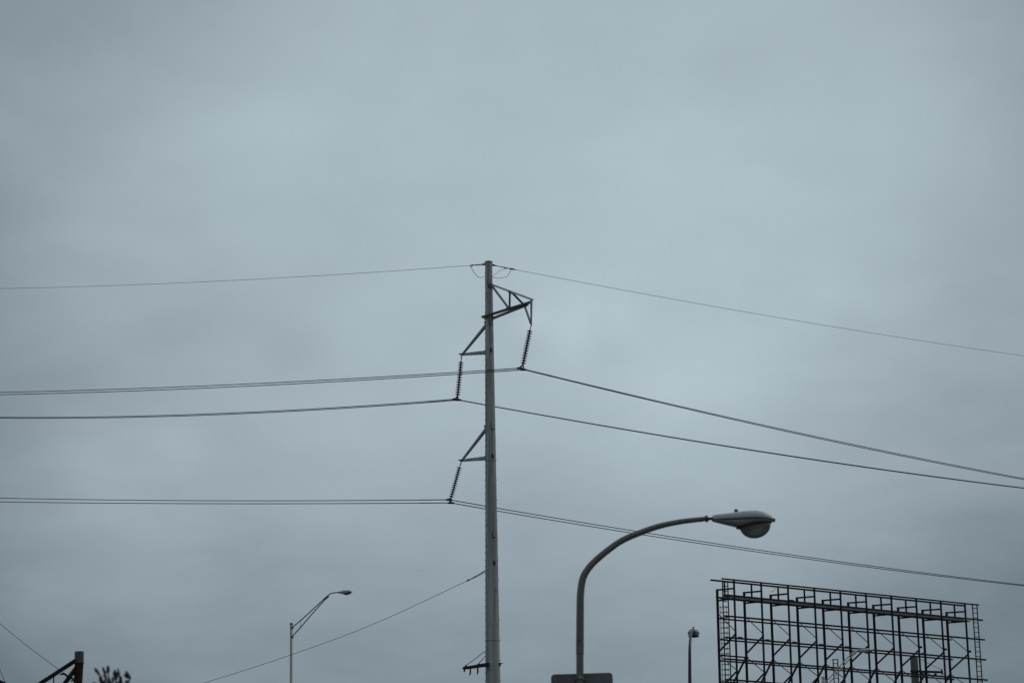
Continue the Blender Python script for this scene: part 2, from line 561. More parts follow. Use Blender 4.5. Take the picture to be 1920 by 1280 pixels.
# low side arm with three hanging pins and two stay rods
ca = Vector(P(868.5, 1252.2, TY - 0.1))
cb = Vector(P(917, 1244.6, TY - 0.42))
MB().beam(ca, cb, 0.12, 0.11, h2=0.17).build('side_arm', M_FRAME, pole)
MB().beam(P(866.5, 1251.5, TY - 0.1), ca, 0.02, 0.03).build('arm_bolt', M_HARD, pole)
MB().beam(P(936, 1244.5, TY - 0.1), P(939.5, 1244.8, TY - 0.1), 0.1, 0.14).build('arm_washer', M_HARD, pole)
MB().beam(P(938, 1242.8, TY - 0.1), P(943, 1242.8, TY - 0.1), 0.03, 0.03).build('arm_bolt', M_HARD, pole)
for x0, y0, x1, y1 in ((870.8, 1254, 870.6, 1259), (881.8, 1253, 881, 1265), (895.6, 1250, 895, 1263)):
    pin = MB().tube([P(x0, y0, TY - 0.2), P(x0 + .2, lerp(y0, y1, .6), TY - 0.2), P(x1 + .2, y1 - 2, TY - 0.2), P(x1 - 0.6, y1, TY - 0.2)],
                    [0.035, 0.04, 0.03, 0.033], 8).build('hanging_pin', M_HARD, pole)
for x0, y0, x1, y1 in ((872.5, 1248, 913, 1217.5), (896.5, 1244.5, 913, 1226)):
    MB().tube([P(x0, y0, TY - 0.15), P(x1, y1, TY)], 0.018, 6).build('stay_rod', M_HARD, pole)
    MB().tube([P(x0 - 1.5, y0 + 2, TY - 0.15), P(x0 + 2.5, y0 - 2, TY - 0.15)], 0.04, 6).build('rod_eye', M_HARD, pole)

# ------------------------------------------------------------------ insulator strings
disc_me = MB().lathe([(0.03, 0.075), (0.05, 0.07), (0.055, 0.035), (0.075, 0.025), (0.125, 0.004), (0.128, -0.006), (0.105, -0.006),
                      (0.1, 0.002), (0.05, -0.004), (0.03, -0.02), (0.022, -0.075)], 16).mesh('disc', Vector((0, 0, 0)), M_PORC, True)


def insulator(a, d0, d1, n, yoke_pts, label, Ya, Yb):
    """a: where it hangs, d0/d1: first and last disc (photo points), yoke_pts: the clamps"""
    A = P(*a, Ya)
    t = thing('insulator_string', A, label, 'insulator', 'strings of disc insulators hanging from the power pole')
    p0, p1 = P(*d0, Ya), P(*d1, Yb)
    dr = (p0 - p1).normalized()
    gap = (p0 - p1).length / (n - 1)
    MB().tube([A, p0 + dr * 0.07], 0.022, 6).build('link', M_HARD, t)
    sc = gap / 0.15
    for i in range(n):
        place('disc', disc_me, t, align(lerp(p0, p1, i / (n - 1)), dr) @ Matrix.Diagonal((1.06, 1.06, sc, 1)))
    bottom = p1 - dr * gap * 0.5
    ya, yb = [P(*q, Yb + s) for q, s in zip(yoke_pts, (0.12, -0.12))]
    m = MB()
    m.beam(bottom, ya, 0.05, 0.06)
    m.beam(bottom, yb, 0.05, 0.06)
    m.beam(lerp(ya, yb, -.1) + Vector((0, 0, .02)), lerp(ya, yb, 1.1) + Vector((0, 0, .02)), 0.05, 0.07)
    m.build('yoke', M_HARD, t)
    for q in (ya, yb):
        MB().tube([q + Vector((-0.17, 0, -0.02)), q + Vector((-0.07, 0, 0.0)), q + Vector((0.07, 0, 0.0)), q + Vector((0.17, 0, -0.03))],
                  [0.03, 0.055, 0.055, 0.03], 8).build('clamp', M_HARD, t)
    return ya, yb


s1 = insulator((996, 609), (993.3, 621), (981.2, 680.5), 14, ((974.5, 690), (982, 692.8)),
               'string of dark disc insulators hanging under the right lattice arm', AY, AY + 0.1)
s2 = insulator((865.4, 668), (864.3, 680), (858.3, 739.5), 14, ((853.5, 748), (859.5, 749.5)),
               'string of dark disc insulators hanging under the upper left arm', LY, LY + 0.1)
s3 = insulator((864.0, 868), (861.2, 877), (846.5, 930.5), 14, ((842, 936.2), (845.5, 942.2)),
               'string of dark disc insulators hanging under the lower left arm, tilted most', LY, LY + 0.1)


# ------------------------------------------------------------------ wires
def fit_quad(s, z):
    # least squares z = a + b s + c s^2
    S = [sum(x ** k for x in s) for k in range(5)]
    T = [sum(y * x ** k for x, y in zip(s, z)) for k in range(3)]
    m = Matrix(((S[0], S[1], S[2]), (S[1], S[2], S[3]), (S[2], S[3], S[4])))
    return m.inverted() @ Vector(T)


def span(attach, pts, xe, Ye, extend, n=40):
    """a sagging span in the vertical plane that runs from attach to photo column xe at depth Ye"""
    end = P(xe, 700, Ye)
    dh = Vector((end.x - attach.x, end.y - attach.y, 0))
    ln = dh.length
    dh.normalize()
    nrm = Vector((-dh.y, dh.x, 0))
    ss, zz = [0.0] * 6, [attach.z] * 6
    cam_p = Vector((0, 0, CAM_Z))
    for px, py in pts:
        r = ray(px, py)
        k = (attach - cam_p).dot(nrm) / r.dot(nrm)
        q = cam_p + r * k
        ss.append((q - attach).dot(dh))
        zz.append(q.z)
    a, b, c = fit_quad(ss, zz)
    out = []
    for i in range(1, n + 1):
        s = (ln + extend) * (i / n) ** 1.15
        out.append(Vector((attach.x + dh.x * s, attach.y + dh.y * s, a + b * s + c * s * s)))
    return out


def wire(att, left, right, label, group, rad, rods=True, name='power_line', cat='power line', Yl=112, Yr=112):
    pts = []
    if left:
        pts += span(att, left, 0, Yl, 50)[::-1]
    i0 = len(pts)
    pts += [att]
    if right:
        pts += span(att, right, 1920, Yr, 50)
    o = MB().tube(pts, rad, 6).build(name, M_WIRE if rods else M_THIN, None, att)
    tag(o, label, cat, group)
    if rods:
        def along(d, sign):
            p, i = att, i0
            while True:
                j = i + sign
                if j < 0 or j >= len(pts):
                    return p
                step = (pts[j] - p).length
                if step >= d:
                    return p + (pts[j] - p).normalized() * d
                d -= step
                p, i = pts[j], j
        MB().tube([along(1.9, -1), along(0.9, -1), att, along(0.9, 1), along(1.9, 1)], rad * 1.15, 6).build('armour_rod', M_WIRE, o)
    return o


G_W = 'conductors strung through the power pole'
CR = 0.021
wire(s1[0], [(0, 735.5), (240, 728), (480, 719), (700, 707.8), (900, 695)], [(1200, 742.5), (1440, 797.8), (1680, 851.5), (1920, 896)],
     'upper wire of the pair held by the right lattice arm', G_W, CR)
wire(s1[1], [(0, 739.8), (240, 732.5), (480, 723), (700, 711.5), (900, 698.5)], [(1200, 744.8), (1440, 800), (1680, 853.5), (1920, 898.2)],
     'lower wire of the pair held by the right lattice arm', G_W, CR)
wire(s2[0], [(0, 782.5), (240, 778.5), (480, 772.3), (700, 761.5), (800, 752)], [(960, 768.6), (1200, 809), (1440, 848.2), (1680, 882), (1920, 914.6)],
     'upper wire of the pair held by the upper left arm', G_W, CR)
wire(s2[1], [(0, 784.2), (240, 780.4), (480, 774.5), (700, 764), (800, 754.6)], [(960, 769.6), (1200, 810), (1440, 849.2), (1680, 883), (1920, 915.6)],
     'lower wire of the pair held by the upper left arm', G_W, CR)
wire(s3[0], [(0, 933.5), (240, 936.6), (480, 938.5), (700, 938.2), (810, 936.7)], [(960, 957), (1200, 998), (1440, 1033), (1680, 1065), (1920, 1096.6)],
     'upper wire of the lowest pair, held by the lower left arm', G_W, CR)
wire(s3[1], [(0, 940.5), (240, 942.8), (480, 944), (700, 943.4), (810, 942.4)], [(960, 962.4), (1200, 1003.2), (1440, 1036.6), (1680, 1067.6), (1920, 1098.4)],
     'lower wire of the lowest pair, held by the lower left arm', G_W, CR)

# two shield wires dead ended at the pole top
SY = TY
att = P(882, 497.6, SY + 0.5)
o = wire(att, [(0, 541.3), (240, 533.3), (480, 524), (700, 511)], None,
         'thin wire running left from the top of the power pole', 'thin top wires', 0.0098, False)
MB().tube([P(909.5, 495.4, SY + 0.05), P(903, 495.9, SY + 0.1)], [0.06, 0.04], 8).build('shackle', M_HARD, o)
MB().tube([P(903, 495.9, SY + 0.1), P(900, 496.2, SY + 0.15), P(891, 496.9, SY + 0.3)], [0.03, 0.03, 0.03], 8).build('link', M_HARD, o)
MB().tube([P(891, 496.9, SY + 0.3), P(888, 497.1, SY + 0.4), P(886.5, 497.2, SY + 0.4), P(882, 497.6, SY + 0.5)],
          [0.02, 0.02, 0.045, 0.02], 8).build('deadend_clamp', M_HARD, o)
jp = [(882, 498), (884, 502), (888.5, 510.5), (895, 518), (900.5, 520.4), (904.5, 520.2), (910, 517)]
MB().tube([P(x, y, SY + 0.4) for x, y in jp], [0.03] + [0.013] * 6, 6).build('jumper', M_THIN, o)
att = P(960, 504.3, SY - 0.1)
o = wire(att, None, [(1200, 549.5), (1440, 591.6), (1735, 640.3), (1920, 666.8)],
         'thin wire running right from the top of the power pole', 'thin top wires', 0.0098, False)
MB().tube([P(922, 496.8, SY), P(926, 497.2, SY), P(929, 498, SY)], [0.055, 0.05, 0.035], 8).build('shackle', M_HARD, o)
MB().tube([P(929, 498, SY), P(944.5, 501.2, SY - 0.05)], 0.022, 8).build('link', M_HARD, o)
MB().tube([P(944, 501, SY - 0.05), P(945.5, 501.6, SY - 0.05), P(947.5, 502, SY - 0.05), P(954, 503.2, SY - 0.1)],
          [0.02, 0.048, 0.025, 0.022], 8).build('link', M_HARD, o)
MB().tube([P(954, 503.2, SY - 0.1), P(957.5, 504, SY - 0.1), P(960.5, 504.3, SY - 0.1), P(968, 506, SY - 0.1)],
          [0.02, 0.04, 0.045, 0.016], 8).build('deadend_clamp', M_HARD, o)
jp = [(958, 505), (955, 512), (952, 518), (944, 520.2), (935, 521.6), (928, 521.2), (921, 517.5)]
MB().tube([P(x, y, SY - 0.1) for x, y in jp], 0.011, 6).build('jumper', M_THIN, o)
jp = [(952, 503.4), (944, 505), (936, 508), (929, 513.5), (924.5, 517.5)]
MB().tube([P(x, y, SY - 0.05) for x, y in jp], 0.009, 6).build('jumper', M_THIN, o)

# span guy falling to the left
ga = P(909.5, 1070, TY)
pts = [ga, P(878, 1087, TY + 0.6), P(700, 1169.3, TY + 4), P(545, 1227, TY + 7), P(380, 1280, TY + 10), P(200, 1330, TY + 13.4)]
fine = []
for i in range(len(pts) - 1):
    for j in range(6):
        t = j / 6
        q0, q1, q2, q3 = pts[max(i - 1, 0)], pts[i], pts[i + 1], pts[min(i + 2, len(pts) - 1)]
        fine.append(0.5 * ((2 * q1) + (q2 - q0) * t + (2 * q0 - 5 * q1 + 4 * q2 - q3) * t * t + (3 * q1 - q0 - 3 * q2 + q3) * t ** 3))
fine.append(pts[-1])
o = MB().tube(fine, 0.0115, 6).build('guy_wire', M_THIN, None, ga)
tag(o, 'thin guy wire sloping down left from the middle of the power pole', 'guy wire')
MB().tube([P(909.8, 1068.8, TY), P(895, 1078, TY + 0.3), P(893, 1079.3, TY + 0.3), P(878, 1087, TY + 0.6)], [0.02, 0.014, 0.03, 0.012], 8).build('turnbuckle', M_HARD, o)
MB().tube([P(880.5, 1086, TY + 0.6), P(879, 1086.6, TY + 0.6), P(877, 1087.5, TY + 0.6), P(874, 1089.2, TY + 0.6)], [0.014, 0.046, 0.042, 0.011], 8).build('guy_clamp', M_HARD, o)
MB().tube([P(909.8, 1072.5, TY), P(895, 1080.5, TY + 0.3), P(880, 1087, TY + 0.6)], 0.008, 6).build('guy_loop', M_THIN, o)


# ------------------------------------------------------------------ cobra head lamps
def smooth_path(pts, per=6):
    out = []
    n = len(pts)
    for i in range(n - 1):
        q0, q1, q2, q3 = pts[max(i - 1, 0)], pts[i], pts[i + 1], pts[min(i + 2, n - 1)]
        for j in range(per):
            t = j / per
            out.append(0.5 * ((2 * q1) + (q2 - q0) * t + (2 * q0 - 5 * q1 + 4 * q2 - q3) * t * t + (3 * q1 - q0 - 3 * q2 + q3) * t ** 3))
    out.append(pts[-1])
    return out


def cobra_head(parent, origin, xdir, length, globe=True, head_mat=M_HEAD, door_mat=M_DOOR, drop=1.0):
    """head with upper housing, hinged door, globe and photocell; x runs from the arm to the nose"""
    x = Vector(xdir).normalized()
    yv = Vector((0, 0, 1)).cross(x).normalized()
    zv = x.cross(yv)
    s = length

    def W(px, py_, pz):
        return Vector(origin) + x * px * s + yv * py_ * s + zv * pz * s

    ST = [  # x, half width, top height, door depth
        (0.000, 0.050, 0.082, 0.010), (0.06, 0.062, 0.096, 0.026), (0.20, 0.095, 0.108, 0.060), (0.36, 0.135, 0.128, 0.095),
        (0.46, 0.155, 0.140, 0.112), (0.58, 0.172, 0.149, 0.088), (0.70, 0.178, 0.152, 0.066), (0.80, 0.168, 0.138, 0.050),
        (0.88, 0.142, 0.113, 0.040), (0.945, 0.100, 0.078, 0.032), (0.985, 0.052, 0.036, 0.022), (1.0, 0.020, 0.016, 0.016)]
    K = 12
    up, dn = MB(), MB()
    rings_u, rings_d = [], []
    for (sx, w, h, d) in ST:
        ring = []
        for j in range(K + 1):
            a = math.pi * j / K
            cx, sy = math.cos(a), math.sin(a)
            ring.append(W(sx, w * math.copysign(abs(cx) ** 0.75, cx), h * abs(sy) ** 0.8))
        rings_u.append(ring)
        ring = []
        for j in range(K + 1):
            a = math.pi * j / K
            cx, sy = math.cos(a), math.sin(a)
            ring.append(W(sx, w * 0.985 * math.copysign(abs(cx) ** 0.55, cx), -0.006 - d * abs(sy) ** 0.6))
        rings_d.append(ring)
    up.ring_loft(rings_u)
    hs = up.build('housing', head_mat, parent, None, True)
    dn.ring_loft([list(reversed(r)) for r in rings_d])
    dr = dn.build('door', door_mat, parent, None, True)
    # seam lip round the housing
    lip = [W(sx, w * 1.02, 0.0) for sx, w, h, d in ST] + [W(sx, -w * 1.02, 0.0) for sx, w, h, d in reversed(ST)]
    MB().tube(lip + [lip[0]], 0.008 * s, 6).build('gasket', M_BLACK, dr)
    MB().box(W(1.005, 0, 0.0), 0.035 * s, 0.06 * s, 0.05 * s, Matrix((x, yv, zv)).transposed()).build('latch', M_BLACK, dr)
    if globe:
        # bowl under a rim that rises towards the nose
        c0, c1 = Vector((0.44, 0, -0.135)), Vector((0.945, 0, -0.045))
        cen = (c0 + c1) / 2
        ax = (c1 - c0) / 2
        gx, gy, gz = ax, Vector((0, 0.155, 0)), Vector((0.03, 0, -0.205 * drop))
        rings = []
        for i in range(9):
            a = R(i * 86 / 8)
            ca, sa = math.cos(a), math.sin(a)
            rings.append([W(*(cen + gx * ca * math.cos(2 * math.pi * j / 40) + gy * ca * math.sin(2 * math.pi * j / 40) + gz * sa))
                          for j in range(40)])
        gm = MB()
        gm.ring_loft([list(reversed(r)) for r in rings])
        gl = gm.build('globe', M_GLOBE, parent, None, True)
        rim = [W(*(cen + gx * 1.03 * math.cos(2 * math.pi * j / 48) + gy * 1.05 * math.sin(2 * math.pi * j / 48))) for j in range(49)]
        MB().tube(rim, 0.014 * s, 6).build('globe_rim', M_BLACK, gl)
        MB().box(W(0.42, 0, -0.125), 0.07 * s, 0.1 * s, 0.03 * s, Matrix((x, yv, zv)).transposed()).build('hinge', M_BLACK, dr)
    pc = W(0.39, 0, 0.125)
    MB().lathe([(0.02 * s, -0.015 * s), (0.02 * s, 0.022 * s), (0.032 * s, 0.024 * s), (0.032 * s, 0.044 * s), (0.022 * s, 0.056 * s)], 10,
               Matrix.Translation(pc)).build('photocell', M_BLACK, parent)
    return hs


# near lamp, grey brown davit pole with a sign behind it
NY = 30.0
pole_pts = [(1087.4, 1262), (1087.4, 1210), (1087.8, 1150), (1088.6, 1112), (1092.6, 1085), (1100.5, 1069), (1114, 1053), (1138, 1032.5),
            (1166, 1013), (1200, 998.2), (1238, 985.4), (1280, 977), (1325, 972)]
w_px = [13.4, 14.6, 14.2, 13.8, 13.3, 13.0, 12.6, 12.2, 11.8, 11.4, 10.8, 10.0, 9.0]
pts3 = [P(x, y, NY + 0.0006 * (x - 1087)) for x, y in pole_pts]
base = Vector((pts3[0].x + 0.01, NY, 0.11))
lamp = thing('street_lamp', base, 'large grey cobra head street lamp on a curved brown grey pole in the foreground', 'street lamp', 'street lamps')
SC = 122.5 * 2
MB().tube([base, pts3[0], P(1087.4, 1221, NY)], [0.085, 13.6 / SC, 13.4 / SC], 24).build('pole', M_POLE, lamp, None, True)
upper = [P(1087.4, 1225.5, NY)] + pts3[1:]
upper = smooth_path(upper, 5)
wid = []
for i in range(len(upper)):
    f = i / 5
    j = min(int(f), len(w_px) - 2)
    ww = [14.8] + w_px[1:]
    wid.append(lerp(ww[j], ww[j + 1], f - j) / SC)
MB().tube(upper, wid, 24).build('curved_arm', M_POLE, lamp, None, True)
bolt = P(1086, 1200, NY)
MB().lathe([(0.016, 0), (0.016, 0.02), (0.008, 0.024)], 8, align(bolt + Vector((0, -0.058, 0)), (0, -1, 0))).build('set_screw', M_BLACK, lamp)
MB().tube([P(1323, 972.3, NY + .14), P(1327, 971.8, NY + .14)], [0.052, 0.052], 16).build('collar', M_BLACK, lamp)
MB().tube([P(1324, 972.2, NY + .14), P(1341, 971.6, NY + .15)], 0.024, 12).build('spigot', M_DAVIT, lamp)
h0, h1 = P(1336.5, 975.6, NY + 0.14), P(1450.5, 975.2, NY + 0.2)
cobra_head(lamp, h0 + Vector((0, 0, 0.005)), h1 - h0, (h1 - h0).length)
# the base plate of the lamp on the pavement
MB().box(base + Vector((0, 0, 0.012)), 0.3, 0.3, 0.024).build('base_plate', M_POLE, lamp)

# sign seen from behind, strapped to the far side of the lamp pole
SYg = NY + 0.105
c_l, c_r = P(1033, 1263.5, SYg + 0.05), P(1148.5, 1260, SYg - 0.05)
sw = (c_r - c_l).length
xs = (c_r - c_l).normalized()
ys = xs.cross(Vector((0, 0, 1))).normalized()   # points away from or to the viewer
if ys.y < 0:
    ys = -ys
zs = Vector((0, 0, 1)) - xs * xs.z
zs.normalize()
scn = (c_l + c_r) / 2 - zs * (sw / 2)
sign = thing('traffic_sign', Vector((scn.x, scn.y, scn.z - sw / 2)), 'dark bare back of a square traffic sign with rounded corners on the near lamp pole', 'traffic sign')


def rounded(half, rad, n=6):
    out = []
    for qx, qy, a0 in ((1, 1, 0), (-1, 1, 90), (-1, -1, 180), (1, -1, 270)):
        for i in range(n + 1):
            a = R(a0 + 90 * i / n)
            out.append(((half - rad) * qx + rad * math.cos(a), (half - rad) * qy + rad * math.sin(a)))
    return out


prof = rounded(sw / 2, 0.055)
pan = MB()
pan.ring_loft([[scn + xs * a + zs * b + ys * q for a, b in prof] for q in (0.0, 0.004)])
pan.build('panel', M_SIGN, sign)
MB().ring_loft([[scn + xs * a * .99 + zs * b * .99 + ys * q for a, b in prof] for q in (0.0045, 0.006)]).build('sign_face', M_SIGNF, sign)
for a in (-0.40, -0.19, 0.255, 0.415):
    for zz in (sw / 2 - 0.085, -sw / 2 + 0.085):
        c = scn + xs * a * sw / 0.93 + zs * (zz + a * 0.03) - ys * 0.0005
        MB().lathe([(0.008, 0), (0.008, 0.004), (0.004, 0.008)], 8, align(c, -ys)).build('rivet', M_RIVET, sign)
for zz in (sw / 2 - 0.11, -sw / 2 + 0.11):
    pc = Vector((pts3[0].x, NY, 0)) + Vector((0, 0, (scn + zs * zz).z))
    ring = []
    for j in range(13):
        a = math.pi * j / 12
        ring.append(pc + Vector((math.cos(a) * 0.068, -math.sin(a) * 0.068, 0.012 * math.sin(a))))
    MB().tube([ring[0] + Vector((0.0, 0.1, 0))] + ring + [ring[-1] + Vector((0, 0.1, 0))], 0.012, 6).build('strap', M_SIGN, sign)
    MB().box(pc + Vector((0.0, -0.078, 0.03)), 0.02, 0.02, 0.03).build('buckle', M_RIVET, sign)


# truss arm lamps
def truss_lamp(Y, px_top, label, low_arm, up_arm, head, pole_r, arm_r, strut=None, low_px=1280.0, col_p=M_PALE, col_a=M_PALEARM, pal=M_HEAD, dr=M_HEAD):
    tp = P(*px_top, Y)
    b0 = P(px_top[0] - 0.4, 1280, Y - 0.01)
    b = tp + (b0 - tp) * (tp.z / (tp.z - b0.z))
    t = thing('street_lamp', b, label, 'street lamp', 'street lamps')
    MB().tube([b, lerp(b, tp, .5), tp], [pole_r * 1.35, pole_r * 1.15, pole_r], 16).build('pole', col_p, t, None, True)
    MB().lathe([(pole_r + .008, 0), (pole_r + .02, .01), (pole_r + .02, .07), (pole_r * .6, .1)], 14, Matrix.Translation(tp)).build('pole_cap', col_a, t)
    MB().tube(smooth_path([P(x, y, Y) for x, y in up_arm], 4), arm_r, 8).build('upper_arm', col_a, t, None, True)
    MB().tube([P(x, y, Y) for x, y in low_arm], arm_r, 8).build('lower_arm', col_a, t, None, True)
    a, c = up_arm[0], low_arm[0]
    for q in (a, c):
        MB().box(P(q[0] + .5, q[1], Y), pole_r * 2.1, pole_r * 2.15, 0.11).build('arm_bracket', col_a, t)
    if strut:
        MB().beam(P(*strut[0], Y), P(*strut[1], Y), 0.025, 0.025).build('arm_strut', col_p, t)
    e = low_arm[-1]
    MB().tube([P(e[0] - 5, e[1] + 5, Y), P(e[0] + 1, e[1] - 0.6, Y)], arm_r * 1.9, 8).build('arm_sleeve', col_a, t)
    q0, q1 = P(*head[0], Y), P(*head[1], Y)
    cobra_head(t, q0, q1 - q0, (q1 - q0).length, True, pal, dr, 0.45)
    return t


truss_lamp(103, (546.2, 1170.5), 'slim pale street lamp with a straight double tube arm, left of the power pole',
           [(547, 1193.5), (562, 1177), (590, 1144.5), (606, 1127), (615, 1117)],
           [(547, 1176), (563, 1163), (590, 1138.5), (612, 1118), (619, 1112.8), (626, 1110.6), (634.5, 1110.2)],
           ((633.5, 1110.6), (660, 1109)), 0.068, 0.03, ((563.7, 1162.5), (563.7, 1175.5)))
truss_lamp(97, (1543.5, 1271), 'small pale street lamp with a double tube arm in front of the billboard frame',
           [(1545, 1290), (1562, 1271), (1590, 1238), (1599, 1227.5), (1604, 1222)],
           [(1545, 1281), (1560, 1265), (1580, 1242), (1596, 1225), (1602, 1221), (1608, 1219.4), (1613, 1219.2)],
           ((1609, 1219.8), (1637, 1218.6)), 0.075, 0.028, None, col_a=M_PALE, pal=M_PALE, dr=M_PALE)

# lamp seen end on: a dark davit whose arm reaches away from the road
EY = 55.0
tp = [P(1293.5, 1290, EY), P(1293.2, 1240, EY), P(1293.3, 1215, EY + 0.05), P(1294.6, 1196, EY + 0.4), P(1296, 1187, EY + 0.9), P(1299, 1182.5, EY + 1.6)]
b = Vector((tp[0].x + 0.02, EY, 0))
t = thing('street_lamp', b, 'dark thin street lamp seen end on, left of the billboard frame', 'street lamp', 'street lamps')
MB().tube([b, tp[0], tp[1]], [0.08, 0.05, 0.043], 16).build('pole', M_DAVIT, t, None, True)
pa = smooth_path(tp[1:], 5)
MB().tube(pa, [lerp(0.043, 0.03, i / (len(pa) - 1)) for i in range(len(pa))], 16).build('curved_arm', M_DAVIT, t, None, True)
xd = Vector((0.10, 1.0, 0.04))
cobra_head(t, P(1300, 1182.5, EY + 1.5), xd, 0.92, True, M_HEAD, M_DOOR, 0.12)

# ------------------------------------------------------------------ billboard frame
YAW = R(62)
U = Vector((math.sin(YAW), math.cos(YAW), 0))
NRM = Vector((U.y, -U.x, 0))          # towards the viewer
if NRM.y > 0:
    NRM = -NRM
A0 = P(1376, 1087, 104)
STEP = 1.732
D_MID, D_BACK = -0.9, -1.6


def fz(y, px=1376, Dd=0.0):
    """height at which the plane of posts Dd is met at (px, y) of the photograph"""
    c0 = Vector((0, 0, CAM_Z))
    r = ray(px, y)
    k = (A0 + NRM * Dd - c0).dot(NRM) / r.dot(NRM)
    return CAM_Z + r.z * k


def at(k, Dd, z):
    q = A0 + U * (k * STEP) + NRM * Dd
    return Vector((q.x, q.y, z))


bb = thing('billboard_frame', at(4.5, D_MID, 0), 'bare black steel frame of an empty billboard at the lower right', 'billboard')
z_top = fz(1087)
zt = dict(cat=fz(1117), r2=fz(1156.2, 1378), r3=fz(1196.2, 1379), r4=fz(1236.6, 1380), r5=fz(1275, 1381))
zb = dict(top=fz(1104, 1346, D_BACK), r2=fz(1162.4, 1378, D_BACK), r3=fz(1201.4, 1379, D_BACK), r4=fz(1241, 1380, D_BACK), r5=fz(1280, 1381, D_BACK))
zm_rail = fz(1089, 1359, D_MID)
zm_cat = fz(1120.3, 1361, D_MID)
for k in range(10):
    MB().hsection(at(k, 0, 0), at(k, 0, z_top + 0.03), 0.078, 0.08, 0.014, U).build('front_post', M_FRAME, bb)
    MB().hsection(at(k, D_BACK, 0), at(k, D_BACK, zb['top']), 0.10, 0.105, 0.018, U).build('rear_post', M_FRAME, bb)
    MB().beam(at(k, D_MID, zm_cat), at(k, D_MID, zm_rail), 0.09, 0.09).build('railing_post', M_FRAME, bb)
    MB().beam(at(k, D_BACK - .06, zb['top'] - .04), at(k, 0.02, fz(1102.5)), 0.07, 0.085).build('top_arm', M_FRAME, bb)
    MB().beam(at(k, D_BACK, fz(1126, 1349, D_BACK)), at(k, 0.02, fz(1121.8)), 0.06, 0.08).build('catwalk_arm', M_FRAME, bb)
    f = fz
    MB().beam(at(k, D_BACK + .08, f(1152, 1348, D_BACK)), at(k, -.05, f(1181)), 0.035, 0.035).build('brace_rod', M_ROD, bb)
    MB().beam(at(k, -.05, f(1188)), at(k, D_BACK + .08, f(1219.5, 1351, D_BACK)), 0.065, 0.07).build('diagonal_brace', M_FRAME, bb)
    MB().beam(at(k, D_BACK + .08, f(1229, 1351, D_BACK)), at(k, -.05, f(1254)), 0.035, 0.035).build('brace_rod', M_ROD, bb)
    MB().beam(at(k, -.05, f(1257.5)), at(k, D_BACK + .08, f(1290, 1353, D_BACK)), 0.065, 0.07).build('diagonal_brace', M_FRAME, bb)
    if k == 0:
        continue
    zr0 = f(1229, 1351, D_BACK)
    MB().beam(at(k, D_BACK - .08, zr0), at(k, D_BACK - 3.2, zr0 - 3.0), 0.07, 0.09).build('raking_strut', M_FRAME, bb)
    MB().beam(at(k, D_BACK - 3.25, 0), at(k, D_BACK - 3.25, zr0 - 2.9), 0.12, 0.12).build('tail_post', M_FRAME, bb)
x_l, x_r = -0.44, 9 + 0.56
MB().beam(at(-0.47, 0.062, z_top), at(9 + 0.55, 0.062, z_top), 0.06, 0.075).build('top_rail', M_FRAME, bb)
for nm in ('cat', 'r2', 'r3', 'r4', 'r5'):
    MB().beam(at(-0.42, 0.095, zt[nm]), at(9 + 0.66 + (0.02 if nm != 'cat' else 0), 0.095, zt[nm]), 0.07, 0.085).build('front_rail', M_FRAME, bb)
    if nm != 'cat':
        MB().beam(at(-0.04, D_BACK + 0.11, zb[nm]), at(9.08, D_BACK + 0.11, zb[nm]), 0.06, 0.075).build('rear_rail', M_FRAME, bb)
MB().beam(at(-.05, D_BACK + .11, fz(1228.3, 1350, D_BACK)), at(1.03, D_BACK + .11, fz(1228.3, 1350, D_BACK) - 0.0), 0.05, 0.075).build('tie_bar', M_FRAME, bb)
MB().beam(at(-.1, D_BACK + .11, fz(1119.5, 1346, D_BACK)), at(.35, D_BACK + .3, fz(1121, 1349, D_BACK)), 0.05, 0.06).build('tie_bar', M_FRAME, bb)
MB().beam(at(-0.48, D_MID - 0.05, zm_rail), at(9 + 0.45, D_MID - 0.05, zm_rail), 0.07, 0.085).build('railing', M_FRAME, bb)
# catwalk: planks of grating between two angles
for i in range(5):
    a0, a1 = -0.1 + i * 1.93, -0.1 + (i + 1) * 1.93 - 0.02
    MB().beam(at(a0, D_MID + .02, zm_cat), at(a1, D_MID + .02, zm_cat), 0.42, 0.05).build('catwalk_plank', M_DECK, bb)
for s in (0.245, -0.215):
    MB().beam(at(-0.12, D_MID + s, zm_cat), at(9.3 if s < 0 else 9.22, D_MID + s, zm_cat), 0.04, 0.105).build('catwalk_edge', M_DECK, bb)
MB().beam(at(-0.1, D_MID + .24, zm_cat - .075), at(9.2, D_MID + .24, zm_cat - .075), 0.05, 0.04).build('catwalk_bearer', M_FRAME, bb)
for k in (7, 8, 9):
    MB().beam(at(k + .022, 0.06, fz(1181) - 0.02), at(k + .085, 0.06, fz(1181) - 0.02), 0.09, 0.11).build('lug', M_FRAME, bb)
for k in (0, 1, 2, 3, 4, 7):
    MB().beam(at(k + .05, .1, zt['r3'] + .06), at(k + .2, .1, zt['r3'] + .06), 0.05, 0.06).build('splice_plate', M_FRAME, bb)
for k in (2, ):
    MB().beam(at(k - .05, .1, zt['cat'] + .06), at(k + .17, .1, zt['cat'] + .06), 0.05, 0.06).build('splice_plate', M_FRAME, bb)
# scrap of wire dangling from the railing
MB().tube([P(1453, 1101, 105.5), P(1452.6, 1104, 105.5), P(1451, 1107, 105.5), P(1447.5, 1108.3, 105.5), P(1445.5, 1108.6, 105.5)],
          0.012, 5).build('loose_wire', M_HARD, bb)


